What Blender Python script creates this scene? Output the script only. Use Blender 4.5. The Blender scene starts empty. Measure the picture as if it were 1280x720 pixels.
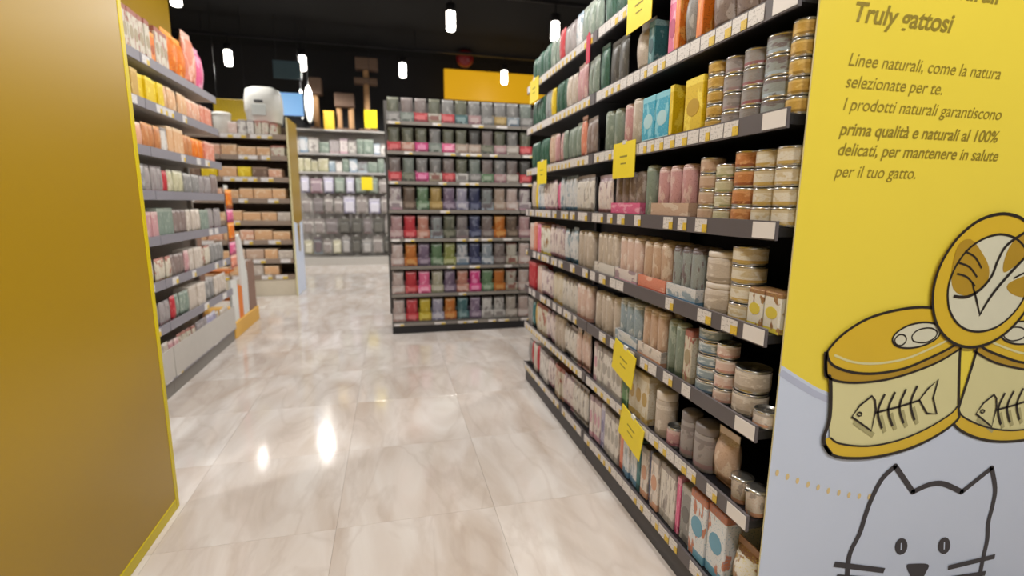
import bpy, math, random
from mathutils import Matrix, Vector
random.seed(7)
SC = bpy.context.scene
COL = SC.collection

# ------------------------------------------------------------------ camera, world, exposure
cam_data = bpy.data.cameras.new('camera')
cam_data.sensor_width = 36.0
cam_data.lens = 17.2326
cam_data.clip_start = 0.02
cam_data.dof.use_dof = True
cam_data.dof.focus_distance = 1.4
cam_data.dof.aperture_fstop = 1.9
cam = bpy.data.objects.new('camera', cam_data)
COL.objects.link(cam)
cr = Vector((0.97143362, -0.23714331, 0.00893199))
cu = Vector((0.0318976, 0.16777691, 0.98530881))
cf = Vector((0.23515798, 0.95687719, -0.17054843))
cam.matrix_world = Matrix(((cr.x, cu.x, -cf.x, 0), (cr.y, cu.y, -cf.y, 0), (cr.z, cu.z, -cf.z, 1.2), (0, 0, 0, 1)))
SC.camera = cam

world = bpy.data.worlds.new('world')
SC.world = world
world.use_nodes = True
world.node_tree.nodes['Background'].inputs[0].default_value = (0.9, 0.95, 1, 1)
world.node_tree.nodes['Background'].inputs[1].default_value = 0.05
vs = SC.view_settings
vs.view_transform = 'Standard'
vs.look = 'None'
vs.gamma = 1
vs.use_curve_mapping = False
vs.exposure = 0.0
LAMP_POWER = 112.0        # watts of each ceiling lamp

# ------------------------------------------------------------------ helpers
PI = math.pi
def lin(h):
    if not isinstance(h, str):
        return tuple(h) + (1,) if len(h) == 3 else tuple(h)
    v = [int(h[i:i + 2], 16) / 255 for i in (0, 2, 4)]
    return tuple(c / 12.92 if c <= 0.04045 else ((c + 0.055) / 1.055) ** 2.4 for c in v) + (1,)

MATS = {}
def mat(name, col, rough=0.5, metal=0.0, noise=0.06, nscale=20, coat=0.0, emit=0):
    if name in MATS: return MATS[name]
    m = bpy.data.materials.new(name); MATS[name] = m; m.use_nodes = True
    nt = m.node_tree; b = nt.nodes['Principled BSDF']
    c = lin(col)
    b.inputs['Roughness'].default_value = rough
    b.inputs['Metallic'].default_value = metal
    b.inputs['Coat Weight'].default_value = coat
    if emit:
        b.inputs['Base Color'].default_value = c
        b.inputs['Emission Color'].default_value = c
        b.inputs['Emission Strength'].default_value = emit
        return m
    tc = nt.nodes.new('ShaderNodeTexCoord')
    n = nt.nodes.new('ShaderNodeTexNoise'); n.inputs['Scale'].default_value = nscale
    n.inputs['Detail'].default_value = 3
    nt.links.new(tc.outputs['Object'], n.inputs['Vector'])
    mx = nt.nodes.new('ShaderNodeMix'); mx.data_type = 'RGBA'
    mx.inputs['A'].default_value = tuple(x * (1 - noise) for x in c[:3]) + (1,)
    mx.inputs['B'].default_value = tuple(min(1, x * (1 + noise)) for x in c[:3]) + (1,)
    nt.links.new(n.outputs['Fac'], mx.inputs['Factor'])
    nt.links.new(mx.outputs['Result'], b.inputs['Base Color'])
    return m

# printed pack designs: base colour, bottom band, top band / print colour, and the words for them
DESIGN = {
    'wp': ('dccfca', 'cf8fa4', 'a58a95', 'white and pink'),
    'wg': ('d9d0bd', 'c49a3c', 'cdb98d', 'white and gold'),
    'wb': ('d4d6d8', '4f86b4', '8fa6b8', 'white and blue'),
    'ww': ('d8d2ca', 'aaa49c', '9a8f8a', 'plain white'),
    'wn': ('d5dbe0', '56a4cc', 'd0714a', 'sky blue'),
    'wo': ('ddd2c6', 'd9946c', 'a9a19a', 'white and peach'),
    'wy': ('dddad0', 'e0c81c', 'a06a3a', 'white and yellow'),
    'gr': ('8f9a98', '9fb6c8', '77686c', 'grey-teal'),
    'gp': ('94908e', 'a3505a', '8b8684', 'grey and red'),
    'gk': ('9c9492', 'a07a80', '857c7c', 'grey and rose'),
    'gd': ('c09a4a', '8a6a28', 'd4b468', 'gold'),
    'tn': ('c9a284', 'b08466', 'd8bea4', 'tan'),
    'cr': ('c3bc90', '8f9158', 'd6d0b4', 'cream and olive'),
    'te': ('bb7c4c', '8e5230', 'd09a6a', 'terracotta'),
    'yw': ('dcbc14', 'b89408', 'efd84a', 'bright yellow'),
    'cy': ('2c9fc0', 'a9cfd8', '7cc4d8', 'cyan blue'),
    'dg': ('1f5a42', '2f8a78', '4a7a62', 'dark green'),
    'gg': ('7d9182', '566b5c', '9dac9c', 'grey green'),
    'pk': ('cf8f92', 'a95f6e', 'dcb4ae', 'dusty pink'),
    'hp': ('d8658e', 'b03a68', 'e9a4bc', 'hot pink'),
    'rd': ('b23038', '7e1c26', 'c9686a', 'red'),
    'or': ('dd7418', 'a84c0c', 'eaa04a', 'orange'),
    'mv': ('8d7670', '6a5650', 'a89892', 'mauve brown'),
    'bl': ('8fa5b4', '4c6f8e', 'c9d2d6', 'blue striped'),
    'nv': ('2f3a78', '20264c', '6f78a8', 'navy'),
    'tl': ('2b7a80', '1c555c', '7db0b2', 'teal'),
    'lv': ('a9a2c6', '7e78a8', 'd2cede', 'lavender'),
    'co': ('d88a72', 'b85c48', 'e6b8a6', 'coral'),
    'be': ('c5b4a2', 'a3917e', 'd8ccbe', 'beige'),
    'ol': ('6d6f50', '4b4d38', '8f9070', 'olive'),
    'mg': ('c03a78', '8a1c52', 'd887ac', 'magenta'),
    'pu': ('86628e', '5a3d66', 'b29ab8', 'purple'),
    'lm': ('9fae2c', '6f7c1c', 'c6cf78', 'lime green'),
    'bn': ('7c5a42', '553b2a', 'a38468', 'brown'),
    'gy': ('8b8885', '6b6866', 'b2aeaa', 'grey'),
    'gn': ('5f9a58', '3e6e40', 'a2c49a', 'leaf green'),
    'pw': ('dcb9ac', 'c98878', 'e6d4ca', 'pale pink'),
    'cw': ('cfc6ae', 'a8946c', 'b45a48', 'cream'),
    'wt': ('d6aa80', 'b98656', 'e2c6a4', 'light tan'),
    'wk': ('d8a488', 'b87c60', 'e6cab4', 'peach'),
    'dk': ('4c4a44', '36342f', '6a685f', 'charcoal'),
}
def mute(hx, k=.7):
    v = [int(hx[i:i + 2], 16) for i in (0, 2, 4)]; g = .35 * v[0] + .5 * v[1] + .15 * v[2]
    return '%02x%02x%02x' % tuple(int(g + (c - g) * k) for c in v)
for key_ in DESIGN:
    if key_ not in ('yw', 'cy', 'or', 'hp', 'co', 'wt', 'wk', 'te', 'gd', 'rd', 'mg'): DESIGN[key_] = tuple(mute(c) for c in DESIGN[key_][:3]) + DESIGN[key_][3:]
for key_ in list(DESIGN):      # muted, darker copies of the designs for the sachet gondola
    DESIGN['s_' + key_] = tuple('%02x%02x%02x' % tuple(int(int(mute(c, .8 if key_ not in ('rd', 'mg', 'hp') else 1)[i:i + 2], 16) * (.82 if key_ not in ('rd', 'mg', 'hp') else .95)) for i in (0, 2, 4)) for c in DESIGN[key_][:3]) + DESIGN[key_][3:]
def pack(key, lo=0.16, hi=0.86, soft=False):
    name = 'print_%s_%d_%d' % (key, lo * 100, hi * 100)
    if name in MATS: return MATS[name]
    base, c2, c3, _ = DESIGN[key]
    m = bpy.data.materials.new(name); MATS[name] = m; m.use_nodes = True
    nt = m.node_tree; L = nt.links; N = nt.nodes.new; b = nt.nodes['Principled BSDF']
    b.inputs['Roughness'].default_value = 0.42
    tc = N('ShaderNodeTexCoord'); oi = N('ShaderNodeObjectInfo')
    sp = N('ShaderNodeSeparateXYZ'); L.new(tc.outputs['Generated'], sp.inputs[0])
    rp = N('ShaderNodeValToRGB'); rp.color_ramp.interpolation = 'CONSTANT'
    e = rp.color_ramp.elements
    e[0].position = 0; e[0].color = lin(c2)
    e[1].position = lo; e[1].color = lin(base)
    x = e.new(hi); x.color = lin(c3)
    L.new(sp.outputs['Z'], rp.inputs[0])
    # artwork blotches
    no = N('ShaderNodeTexNoise'); no.noise_dimensions = '4D'
    no.inputs['Scale'].default_value = 3.2; no.inputs['Detail'].default_value = 2
    L.new(tc.outputs['Generated'], no.inputs['Vector'])
    mu = N('ShaderNodeMath'); mu.operation = 'MULTIPLY'; mu.inputs[1].default_value = 37
    L.new(oi.outputs['Random'], mu.inputs[0]); L.new(mu.outputs[0], no.inputs['W'])
    th = N('ShaderNodeValToRGB'); th.color_ramp.elements[0].position = 0.56; th.color_ramp.elements[1].position = 0.6
    L.new(no.outputs['Fac'], th.inputs[0])
    mx = N('ShaderNodeMix'); mx.data_type = 'RGBA'; mx.inputs['B'].default_value = lin(c3)
    L.new(th.outputs[0], mx.inputs['Factor']); L.new(rp.outputs[0], mx.inputs['A'])
    # small print: rows of marks
    mp = N('ShaderNodeMapping'); mp.inputs['Scale'].default_value = (16, 16, 42)
    L.new(tc.outputs['Generated'], mp.inputs[0])
    n2 = N('ShaderNodeTexNoise'); n2.inputs['Scale'].default_value = 1.0; n2.inputs['Detail'].default_value = 1
    L.new(mp.outputs[0], n2.inputs['Vector'])
    t2 = N('ShaderNodeValToRGB'); t2.color_ramp.elements[0].position = 0.6; t2.color_ramp.elements[1].position = 0.64
    L.new(n2.outputs['Fac'], t2.inputs[0])
    k = N('ShaderNodeMath'); k.operation = 'MULTIPLY'; k.inputs[1].default_value = 0.55
    L.new(t2.outputs[0], k.inputs[0])
    m2 = N('ShaderNodeMix'); m2.data_type = 'RGBA'; m2.inputs['B'].default_value = lin(c2)
    L.new(k.outputs[0], m2.inputs['Factor']); L.new(mx.outputs['Result'], m2.inputs['A'])
    L.new(m2.outputs['Result'], b.inputs['Base Color'])
    return m

def newmesh(name, verts, faces, m, smooth=False):
    me = bpy.data.meshes.new(name)
    me.from_pydata([tuple(v) for v in verts], [], faces)
    if smooth: me.polygons.foreach_set('use_smooth', [True] * len(me.polygons))
    if m: me.materials.append(m)
    me.update()
    return me

def cbox(x0, x1, y0, y1, z0, z1, c=0.0):
    """box, chamfered by c; returns verts, faces"""
    if c <= 0:
        v = [(x, y, z) for z in (z0, z1) for y in (y0, y1) for x in (x0, x1)]
        return v, [(0, 2, 3, 1), (4, 5, 7, 6), (0, 1, 5, 4), (2, 6, 7, 3), (0, 4, 6, 2), (1, 3, 7, 5)]
    X, Y, Z = (x0, x1), (y0, y1), (z0, z1); s = (1, -1); v = []; idx = {}
    for i in (0, 1):
        for j in (0, 1):
            for k in (0, 1):
                p = (X[i], Y[j], Z[k]); o = (s[i] * c, s[j] * c, s[k] * c)
                for a in range(3):
                    idx[i, j, k, a] = len(v)
                    v.append(tuple(p[t] if t == a else p[t] + o[t] for t in range(3)))
    f = []
    def q(*ks): f.append(tuple(idx[k] for k in ks))
    for i in (0, 1):
        q((i, 0, 0, 0), (i, 1, 0, 0), (i, 1, 1, 0), (i, 0, 1, 0))
        q((0, i, 0, 1), (1, i, 0, 1), (1, i, 1, 1), (0, i, 1, 1))
        q((0, 0, i, 2), (1, 0, i, 2), (1, 1, i, 2), (0, 1, i, 2))
        for j in (0, 1):
            q((i, j, 0, 0), (i, j, 1, 0), (i, j, 1, 1), (i, j, 0, 1))
            q((i, 0, j, 0), (i, 1, j, 0), (i, 1, j, 2), (i, 0, j, 2))
            q((0, i, j, 1), (1, i, j, 1), (1, i, j, 2), (0, i, j, 2))
            for k in (0, 1):
                q((i, j, k, 0), (i, j, k, 1), (i, j, k, 2))
    return v, f

def join(*parts):
    V, F = [], []
    for v, f in parts:
        n = len(V); V += list(v); F += [tuple(i + n for i in t) for t in f]
    return V, F

def lathe(prof, n=16, cx=0, cy=0):
    V, F = [], []
    for r, z in prof:
        for i in range(n):
            a = 2 * PI * i / n
            V.append((cx + r * math.cos(a), cy + r * math.sin(a), z))
    for j in range(len(prof) - 1):
        for i in range(n):
            F.append((j * n + i, j * n + (i + 1) % n, (j + 1) * n + (i + 1) % n, (j + 1) * n + i))
    F.append(tuple(range(n - 1, -1, -1))); F.append(tuple((len(prof) - 1) * n + i for i in range(n)))
    return V, F

def tube_path(pts, r, n=8):
    V, F = [], []
    pts = [Vector(p) for p in pts]
    for i, p in enumerate(pts):
        t = (pts[min(i + 1, len(pts) - 1)] - pts[max(i - 1, 0)]).normalized()
        u = t.cross(Vector((0.31, 0.2, 0.93)))
        if u.length < 0.1: u = t.cross(Vector((1, 0, 0)))
        u.normalize(); w = t.cross(u)
        for k in range(n):
            a = 2 * PI * k / n
            V.append(tuple(p + (u * math.cos(a) + w * math.sin(a)) * r))
    for j in range(len(pts) - 1):
        for k in range(n):
            F.append((j * n + k, j * n + (k + 1) % n, (j + 1) * n + (k + 1) % n, (j + 1) * n + k))
    F.append(tuple(range(n - 1, -1, -1))); F.append(tuple((len(pts) - 1) * n + k for k in range(n)))
    return V, F

def obj(name, me, parent=None, loc=None, rotz=0):
    o = bpy.data.objects.new(name, me); COL.objects.link(o)
    if parent: o.parent = parent
    if loc: o.location = loc
    if rotz: o.rotation_euler = (0, 0, rotz)
    return o
def part(name, vf, m, parent, smooth=False, label=None):
    o = obj(name, newmesh(name, vf[0], vf[1], m, smooth), parent)
    if label: o['label'] = label
    return o
def tag(o, label, cat, group=None):
    o['label'] = label; o['category'] = cat
    if group: o['group'] = group
    return o
def thing(name, label, cat, loc=(0, 0, 0), rotz=0, group=None):
    return tag(obj(name, None, None, loc, rotz), label, cat, group)
def struct(name, vf, m):
    o = obj(name, newmesh(name, vf[0], vf[1], m)); o['kind'] = 'structure'
    return o

# ------------------------------------------------------------------ plain materials
black = mat('black_metal', '17161a', 0.45)
dark = mat('dark_grey_metal', '3e3c3e', 0.5)
rail_dark = mat('dark_rail_plastic', '5a5558', 0.45)
greyrail = mat('grey_rail_plastic', '85828a', 0.45)
greymetal = mat('light_grey_metal', 'b4afa8', 0.45)
plinthgrey = mat('plinth_grey', '77726c', 0.5)
steel = mat('steel', 'c2bfb8', 0.25, 0.9)
woodm = mat('brown_wood', '6f5a48', 0.5, nscale=9, noise=0.2)
white = mat('white_plastic', 'dcdcd6', 0.4)
cardyellow = mat('yellow_card', 'ead51c', 0.5, noise=0.05, nscale=30)
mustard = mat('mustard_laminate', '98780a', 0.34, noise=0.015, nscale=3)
mustard_trim = mat('mustard_trim', 'c4b000', 0.4, noise=0.03)
ceilm = mat('black_ceiling_paint', '040406', 0.9)
walld = mat('charcoal_wall_paint', '1b1a1d', 0.8)
wallp = mat('pale_wall_paint', '8c8884', 0.8)

def marble():
    m = bpy.data.materials.new('beige_marble'); m.use_nodes = True
    nt = m.node_tree; L = nt.links; N = nt.nodes.new; b = nt.nodes['Principled BSDF']
    tc = N('ShaderNodeTexCoord'); oi = N('ShaderNodeObjectInfo')
    vm = N('ShaderNodeVectorMath'); vm.operation = 'SCALE'; vm.inputs['Scale'].default_value = 3.7
    L.new(oi.outputs['Location'], vm.inputs[0])
    ad = N('ShaderNodeVectorMath'); ad.operation = 'ADD'
    L.new(tc.outputs['Object'], ad.inputs[0]); L.new(vm.outputs[0], ad.inputs[1])
    mp = N('ShaderNodeMapping'); mp.inputs['Scale'].default_value = (2.6, .9, 1)
    L.new(ad.outputs[0], mp.inputs[0])
    n1 = N('ShaderNodeTexNoise'); n1.inputs['Scale'].default_value = 1.6; n1.inputs['Detail'].default_value = 6
    n1.inputs['Distortion'].default_value = 1.2
    L.new(mp.outputs[0], n1.inputs['Vector'])
    r1 = N('ShaderNodeValToRGB'); e = r1.color_ramp.elements
    e[0].position = 0.27; e[0].color = lin('bbada1'); e[1].position = 0.68; e[1].color = lin('d6d0cb')
    x = e.new(0.46); x.color = lin('c8beb6')
    L.new(n1.outputs['Fac'], r1.inputs[0])
    n2 = N('ShaderNodeTexNoise'); n2.inputs['Scale'].default_value = 1.7; n2.inputs['Detail'].default_value = 4
    n2.inputs['Distortion'].default_value = 0.8
    L.new(mp.outputs[0], n2.inputs['Vector'])
    ab = N('ShaderNodeMath'); ab.operation = 'SUBTRACT'; ab.inputs[1].default_value = 0.5; L.new(n2.outputs['Fac'], ab.inputs[0])
    a2 = N('ShaderNodeMath'); a2.operation = 'ABSOLUTE'; L.new(ab.outputs[0], a2.inputs[0])
    r2 = N('ShaderNodeValToRGB'); r2.color_ramp.elements[0].position = 0.0; r2.color_ramp.elements[0].color = (.16, .16, .16, 1)
    r2.color_ramp.elements[1].position = 0.05; r2.color_ramp.elements[1].color = (0, 0, 0, 1)
    L.new(a2.outputs[0], r2.inputs[0])
    mx = N('ShaderNodeMix'); mx.data_type = 'RGBA'; mx.inputs['B'].default_value = lin('937f70')
    L.new(r2.outputs[0], mx.inputs['Factor']); L.new(r1.outputs[0], mx.inputs['A'])
    hs = N('ShaderNodeHueSaturation')
    mr = N('ShaderNodeMapRange'); mr.inputs['To Min'].default_value = 0.96; mr.inputs['To Max'].default_value = 1.04
    L.new(oi.outputs['Random'], mr.inputs['Value']); L.new(mr.outputs[0], hs.inputs['Value'])
    L.new(mx.outputs['Result'], hs.inputs['Color'])
    L.new(hs.outputs[0], b.inputs['Base Color'])
    b.inputs['Roughness'].default_value = 0.1
    return m

# ------------------------------------------------------------------ the room
RX0, RX1, RY0, RY1, CH = -5.4, 5.4, -3.2, 10.8, 4.1
floor = struct('floor', cbox(RX0, RX1, RY0, RY1, -0.06, -0.004), mat('grout', 'b5aaa0', 0.8))
mtile = marble()
tm = newmesh('tile', *cbox(-.2996, .2996, -.2996, .2996, -.004, 0, .0004), mtile)
for i in range(-6, 4):
    for j in range(-4, 15):
        x, y = .065 + .6 * i, 1.45 + .6 * j
        if x < -3.2 and y < 6: continue
        obj('tile', tm, floor, (x, y, 0))
struct('ceiling', cbox(RX0, RX1, RY0, RY1, CH, CH + .1), ceilm)
struct('wall_back', cbox(RX0, RX1, RY1, RY1 + .1, 0, CH), walld)
struct('wall_front', cbox(RX0, RX1, RY0 - .1, RY0, 0, CH), wallp)
struct('wall_left', cbox(RX0 - .1, RX0, RY0, RY1, 0, CH), wallp)
struct('wall_right', cbox(RX1, RX1 + .1, RY0, RY1, 0, CH), wallp)

# ceiling lamps on black tracks
lamp_glass = mat('lit_lamp_glass', 'fff8ee', emit=14)
glass_me = newmesh('diffuser', *lathe([(.02, -.23), (.05, -.22), (.055, -.2), (.055, -.01), (.05, 0)], 14), lamp_glass, True)
house_me = newmesh('housing', *lathe([(.058, 0), (.062, .01), (.062, .09), (.02, .11)], 14), black, True)
LAMPY = {9.2: ((-2.45, -1.34, .28, 2.08), 'far row over the hanging accessories'),
         6.65: ((-2.25, .81, 2.19), 'row over the brown shelves'),
         4.1: ((-2.3, -.4, 2.2), 'row over the sachet shelves'),
         1.55: ((-2.3, -.2, .75, 2.2), 'row over the tin shelves'),
         -1.0: ((-2.3, -.4, .9, 2.2), 'row over the aisle mouth')}
for ly, (xs, where) in LAMPY.items():
    t = thing('lighting_track', 'long black ceiling track holding the %s' % where.replace('row', 'row of lamps'), 'lighting track', (0, ly, CH), group='ceiling tracks')
    part('track_bar', cbox(-3.2, 3.2, -.02, .02, -.32, -.28), black, t)
    for sx in (-2.8, 0.5, 2.8):
        part('hanger_rod', cbox(sx - .006, sx + .006, -.006, .006, -.28, 0), black, t)
    for lx in xs:
        s = thing('ceiling_lamp', 'lit white tube lamp under black ceiling, %s' % where, 'lamp', (lx, ly, 3.56), group='lamps: ' + where)
        obj('housing', house_me, s); obj('diffuser', glass_me, s)
        part('stem', cbox(-.008, .008, -.008, .008, .1, .221), black, s)
        ld = bpy.data.lights.new('lamp_light', 'SPOT'); ld.energy = LAMP_POWER
        ld.spot_size = math.radians(172); ld.spot_blend = 0.5; ld.shadow_soft_size = 0.09
        ld.color = (1.0, 0.965, 0.92)
        lo = obj('lamp_light', ld, s, (0, 0, -.27))

# ------------------------------------------------------------------ product builders
# every product stands with its base centre at the origin and its front towards local -Y
CACHE = {}
def pillow(w, d, h, seal=0.012, nx=5, nz=7, gusset=0.0):
    V, F = [], []
    for side in (-1, 1):
        for j in range(nz + 1):
            tz = j / nz
            for i in range(nx + 1):
                tx = i / nx
                b = math.sin(PI * tx) ** 0.5 * math.sin(PI * min(1, max(0, tz))) ** 0.45 if 0 < tx < 1 and 0 < tz < 1 else 0
                if gusset: b = max(b, gusset * (1 - tz) * (1 if 0 < tx < 1 else .55))
                V.append(((tx - .5) * w * (1 - .05 * math.sin(PI * tz)), side * (d / 2 * b + .0008), seal + tz * (h - 2 * seal)))
    S = (nx + 1) * (nz + 1)
    for s in (0, 1):
        for j in range(nz):
            for i in range(nx):
                a = s * S + j * (nx + 1) + i
                q = (a, a + 1, a + nx + 2, a + nx + 1)
                F.append(q if s == 0 else q[::-1])
    for j in range(nz):
        a = j * (nx + 1); F.append((a, a + nx + 1, S + a + nx + 1, S + a))
        a += nx; F.append((a, S + a, S + a + nx + 1, a + nx + 1))
    F.append(tuple(range(nx, -1, -1)) + tuple(S + i for i in range(nx + 1)))
    t = nz * (nx + 1); F.append(tuple(t + i for i in range(nx + 1)) + tuple(S + t + i for i in range(nx, -1, -1)))
    return V, F

def oval(w, h, y, cz, n=14, sup=1.0):
    """thin oval plate facing -Y"""
    V = [(w / 2 * math.cos(2 * PI * i / n), yy, cz + h / 2 * math.sin(2 * PI * i / n)) for yy in (y, y + .0015) for i in range(n)]
    F = [tuple(range(n)), tuple(range(2 * n - 1, n - 1, -1))] + [(i, n + i, n + (i + 1) % n, (i + 1) % n) for i in range(n)]
    return V, F

def proto(kind, w, d, h, key, detail):
    k = (kind, round(w, 3), round(d, 3), round(h, 3), key, detail)
    if k in CACHE: return CACHE[k]
    base, c2, c3, words = DESIGN[key]
    P = []       # (part name, mesh, parent index or None)
    def add(name, vf, m, sm=False, up=None): P.append((name, newmesh(name, vf[0], vf[1], m, sm), up))
    acc = mat('accent_' + c2, c2, 0.4); acc3 = mat('accent_' + c3, c3, 0.4)
    r = w / 2
    if kind == 'tin':
        prof = [(r * .9, 0), (r * .99, .002), (r, .004), (r * .97, .007), (r * .97, h - .008), (r, h - .005), (r, h - .001), (r * .93, h - .001), (r * .92, h - .004)]
        if detail:
            add('tin_body', lathe(prof, 18), steel, True)
            V, F = lathe([(r * .985, h * .13), (r * .985, h * .87)], 18); add('paper_label', (V, F[:-2]), pack(key, .2, .8), True)
            add('pull_tab', join(oval_flat(.012, .02, h - .003, 0, r * .1), cbox(-.003, .003, -.001, .012, h - .004, h - .0025)), steel)
        else:
            add('food_tin', lathe(prof, 14), pack(key, .14, .88), True)
    elif kind == 'jar':
        prof = [(r * .9, 0), (r, .006), (r, h * .78), (r * .93, h * .82)]
        lid = [(r * .97, h * .82), (r * .985, h * .83), (r * .985, h * .97), (r * .9, h)]
        add('jar_body', lathe(prof, 18), mat('jar_plastic_' + base, base, .35), True)
        V, F = lathe([(r * 1.008, h * .1), (r * 1.008, h * .72)], 18); add('paper_label', (V, F[:-2]), pack(key, .15, .85), True)
        add('lid', lathe(lid, 18), acc3, True)
    elif kind == 'tube':
        prof = [(r * .92, 0), (r, .004), (r, h * .9), (r * .94, h * .94)]
        cap = [(r * .95, h * .94), (r * .92, h * .965), (r * .75, h * .99), (r * .35, h)]
        if detail:
            add('tube_body', lathe(prof, 14), pack(key, .12, .93), True)
            add('cap', lathe(cap, 14), acc3, True)
        else:
            add('treat_tube', lathe(prof + cap[1:], 12), pack(key, .12, .9), True)
    elif kind == 'cup':
        add('cup_body', lathe([(r * .8, 0), (r * .86, .004), (r * .97, h * .88), (r, h * .9)], 16), pack(key, .2, .97), True)
        ld = len(P); add('foil_lid', lathe([(r * 1.04, h * .9), (r * 1.06, h * .92), (r * 1.06, h * .97), (r * .5, h)], 16), steel, True)
        add('peel_tab', cbox(-.006, .006, -r * 1.35, -r * .9, h * .93, h * .955), steel)
    elif kind == 'box':
        add('carton' if detail else 'carton_box', cbox(-w / 2, w / 2, -d / 2, d / 2, 0, h, min(.0025, w * .08)), pack(key, .14, .88))
        if detail:
            if w > .03:
                add('front_label', oval(w * .72, h * .3, -d / 2 - .0008, h * .5, 12), mat('accent_' + c2, c2, .4))
            add('top_flap', cbox(-w * .46, w * .46, -d / 2 + .004, -d / 2 + .016, h - .0005, h + .0012), acc3)
    elif kind in ('pouch', 'bag'):
        g = .55 if kind == 'bag' else .25
        add(kind + '_body' if detail else 'food_' + kind, pillow(w, d, h, .012 if kind == 'pouch' else .02, 5, 7, g), pack(key, .12, .9), True)
        if detail:
            s = .012 if kind == 'pouch' else .02
            add('top_seal', cbox(-w * .49, w * .49, -.0016, .0016, h - s - .002, h), acc3)
            add('bottom_seal', cbox(-w * .47, w * .47, -.0025, .0025, 0, s + .003), acc)
    elif kind == 'carton':     # open shelf-ready carton, low front, sloping sides
        t = .004; fl = h * .75
        fr = cbox(-w / 2, w / 2, -d / 2, -d / 2 + t, 0, fl)
        bk = cbox(-w / 2, w / 2, d / 2 - t, d / 2, 0, h)
        bt = cbox(-w / 2 + t, w / 2 - t, -d / 2 + t, d / 2 - t, 0, t)
        add('carton_body', join(fr, bk, bt, cbox(-w / 2, -w / 2 + t, -d / 2 + t, d / 2 - t, 0, fl), cbox(w / 2 - t, w / 2, -d / 2 + t, d / 2 - t, 0, fl)), pack(key, .22, .9))
        add('front_label', cbox(-w * .32, w * .32, -d / 2 - .0012, -d / 2, fl * .25, fl * .75), acc3)
    CACHE[k] = P
    return P

def oval_flat(a, b, z, cx, cy, n=10):
    V = [(cx + a / 2 * math.cos(2 * PI * i / n), cy + b / 2 * math.sin(2 * PI * i / n), zz) for zz in (z, z + .0012) for i in range(n)]
    return V, [tuple(range(n - 1, -1, -1)), tuple(range(n, 2 * n))] + [(i, (i + 1) % n, n + (i + 1) % n, n + i) for i in range(n)]

KNAME = {'tin': ('food_tin', 'tin'), 'jar': ('food_jar', 'jar'), 'tube': ('treat_tube', 'tube'), 'cup': ('food_cup', 'cup'),
         'box': ('carton_box', 'box'), 'pouch': ('food_pouch', 'pouch'), 'bag': ('food_bag', 'bag'), 'carton': ('open_carton', 'carton')}
def prod(kind, w, d, h, key, loc, rotz, label, detail=False, group=None, scale=1.0):
    P = proto(kind, w, d, h, key, detail)
    nm, cat = KNAME[kind]
    if len(P) == 1:
        o = obj(nm, P[0][1], None, loc, rotz); tag(o, label, cat, group or label); return o
    t = thing(nm, label, cat, loc, rotz, group or label)
    for pn, me, up in P: obj(pn, me, t)
    return t

ticket = bpy.data.materials.new('price_ticket_print'); ticket.use_nodes = True
def ticket_nodes():
    nt = ticket.node_tree; L = nt.links; N = nt.nodes.new; b = nt.nodes['Principled BSDF']
    tc = N('ShaderNodeTexCoord'); s = N('ShaderNodeSeparateXYZ'); L.new(tc.outputs['Generated'], s.inputs[0])
    def cmp(sock, op, v):
        m = N('ShaderNodeMath'); m.operation = op; m.inputs[1].default_value = v; L.new(sock, m.inputs[0]); return m.outputs[0]
    def mul(a, c):
        m = N('ShaderNodeMath'); m.operation = 'MULTIPLY'; L.new(a, m.inputs[0]); L.new(c, m.inputs[1]); return m.outputs[0]
    oi = N('ShaderNodeObjectInfo')
    y = mul(mul(cmp(s.outputs['X'], 'GREATER_THAN', .6), cmp(s.outputs['Z'], 'LESS_THAN', .62)), cmp(oi.outputs['Random'], 'GREATER_THAN', .3))
    a = N('ShaderNodeMix'); a.data_type = 'RGBA'; a.inputs['A'].default_value = lin('d6d2d0'); a.inputs['B'].default_value = lin('d8b83a')
    L.new(y, a.inputs['Factor'])
    mp = N('ShaderNodeMapping'); mp.inputs['Scale'].default_value = (14, 1, 7); L.new(tc.outputs['Generated'], mp.inputs[0])
    n = N('ShaderNodeTexNoise'); n.inputs['Scale'].default_value = 1; L.new(mp.outputs[0], n.inputs['Vector'])
    r = N('ShaderNodeValToRGB'); r.color_ramp.elements[0].position = .58; r.color_ramp.elements[1].position = .62
    r.color_ramp.elements[1].color = (.55, .55, .55, 1); L.new(n.outputs['Fac'], r.inputs[0])
    k = N('ShaderNodeMix'); k.data_type = 'RGBA'; k.inputs['B'].default_value = lin('55504e')
    L.new(r.outputs[0], k.inputs['Factor']); L.new(a.outputs['Result'], k.inputs['A']); L.new(k.outputs['Result'], b.inputs['Base Color'])
    b.inputs['Roughness'].default_value = .4
ticket_nodes()

TICK = {}
def tick_mesh(w, h):
    k = (round(w, 3), h)
    if k not in TICK: TICK[k] = newmesh('price_ticket', *cbox(-w / 2, w / 2, -.0012, 0, -h / 2, h / 2), ticket)
    return TICK[k]

BLANK = newmesh('price_ticket', *cbox(-.036, .036, -.0012, 0, -.019, .019), mat('blank_ticket', 'dedad8', .4))
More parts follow.
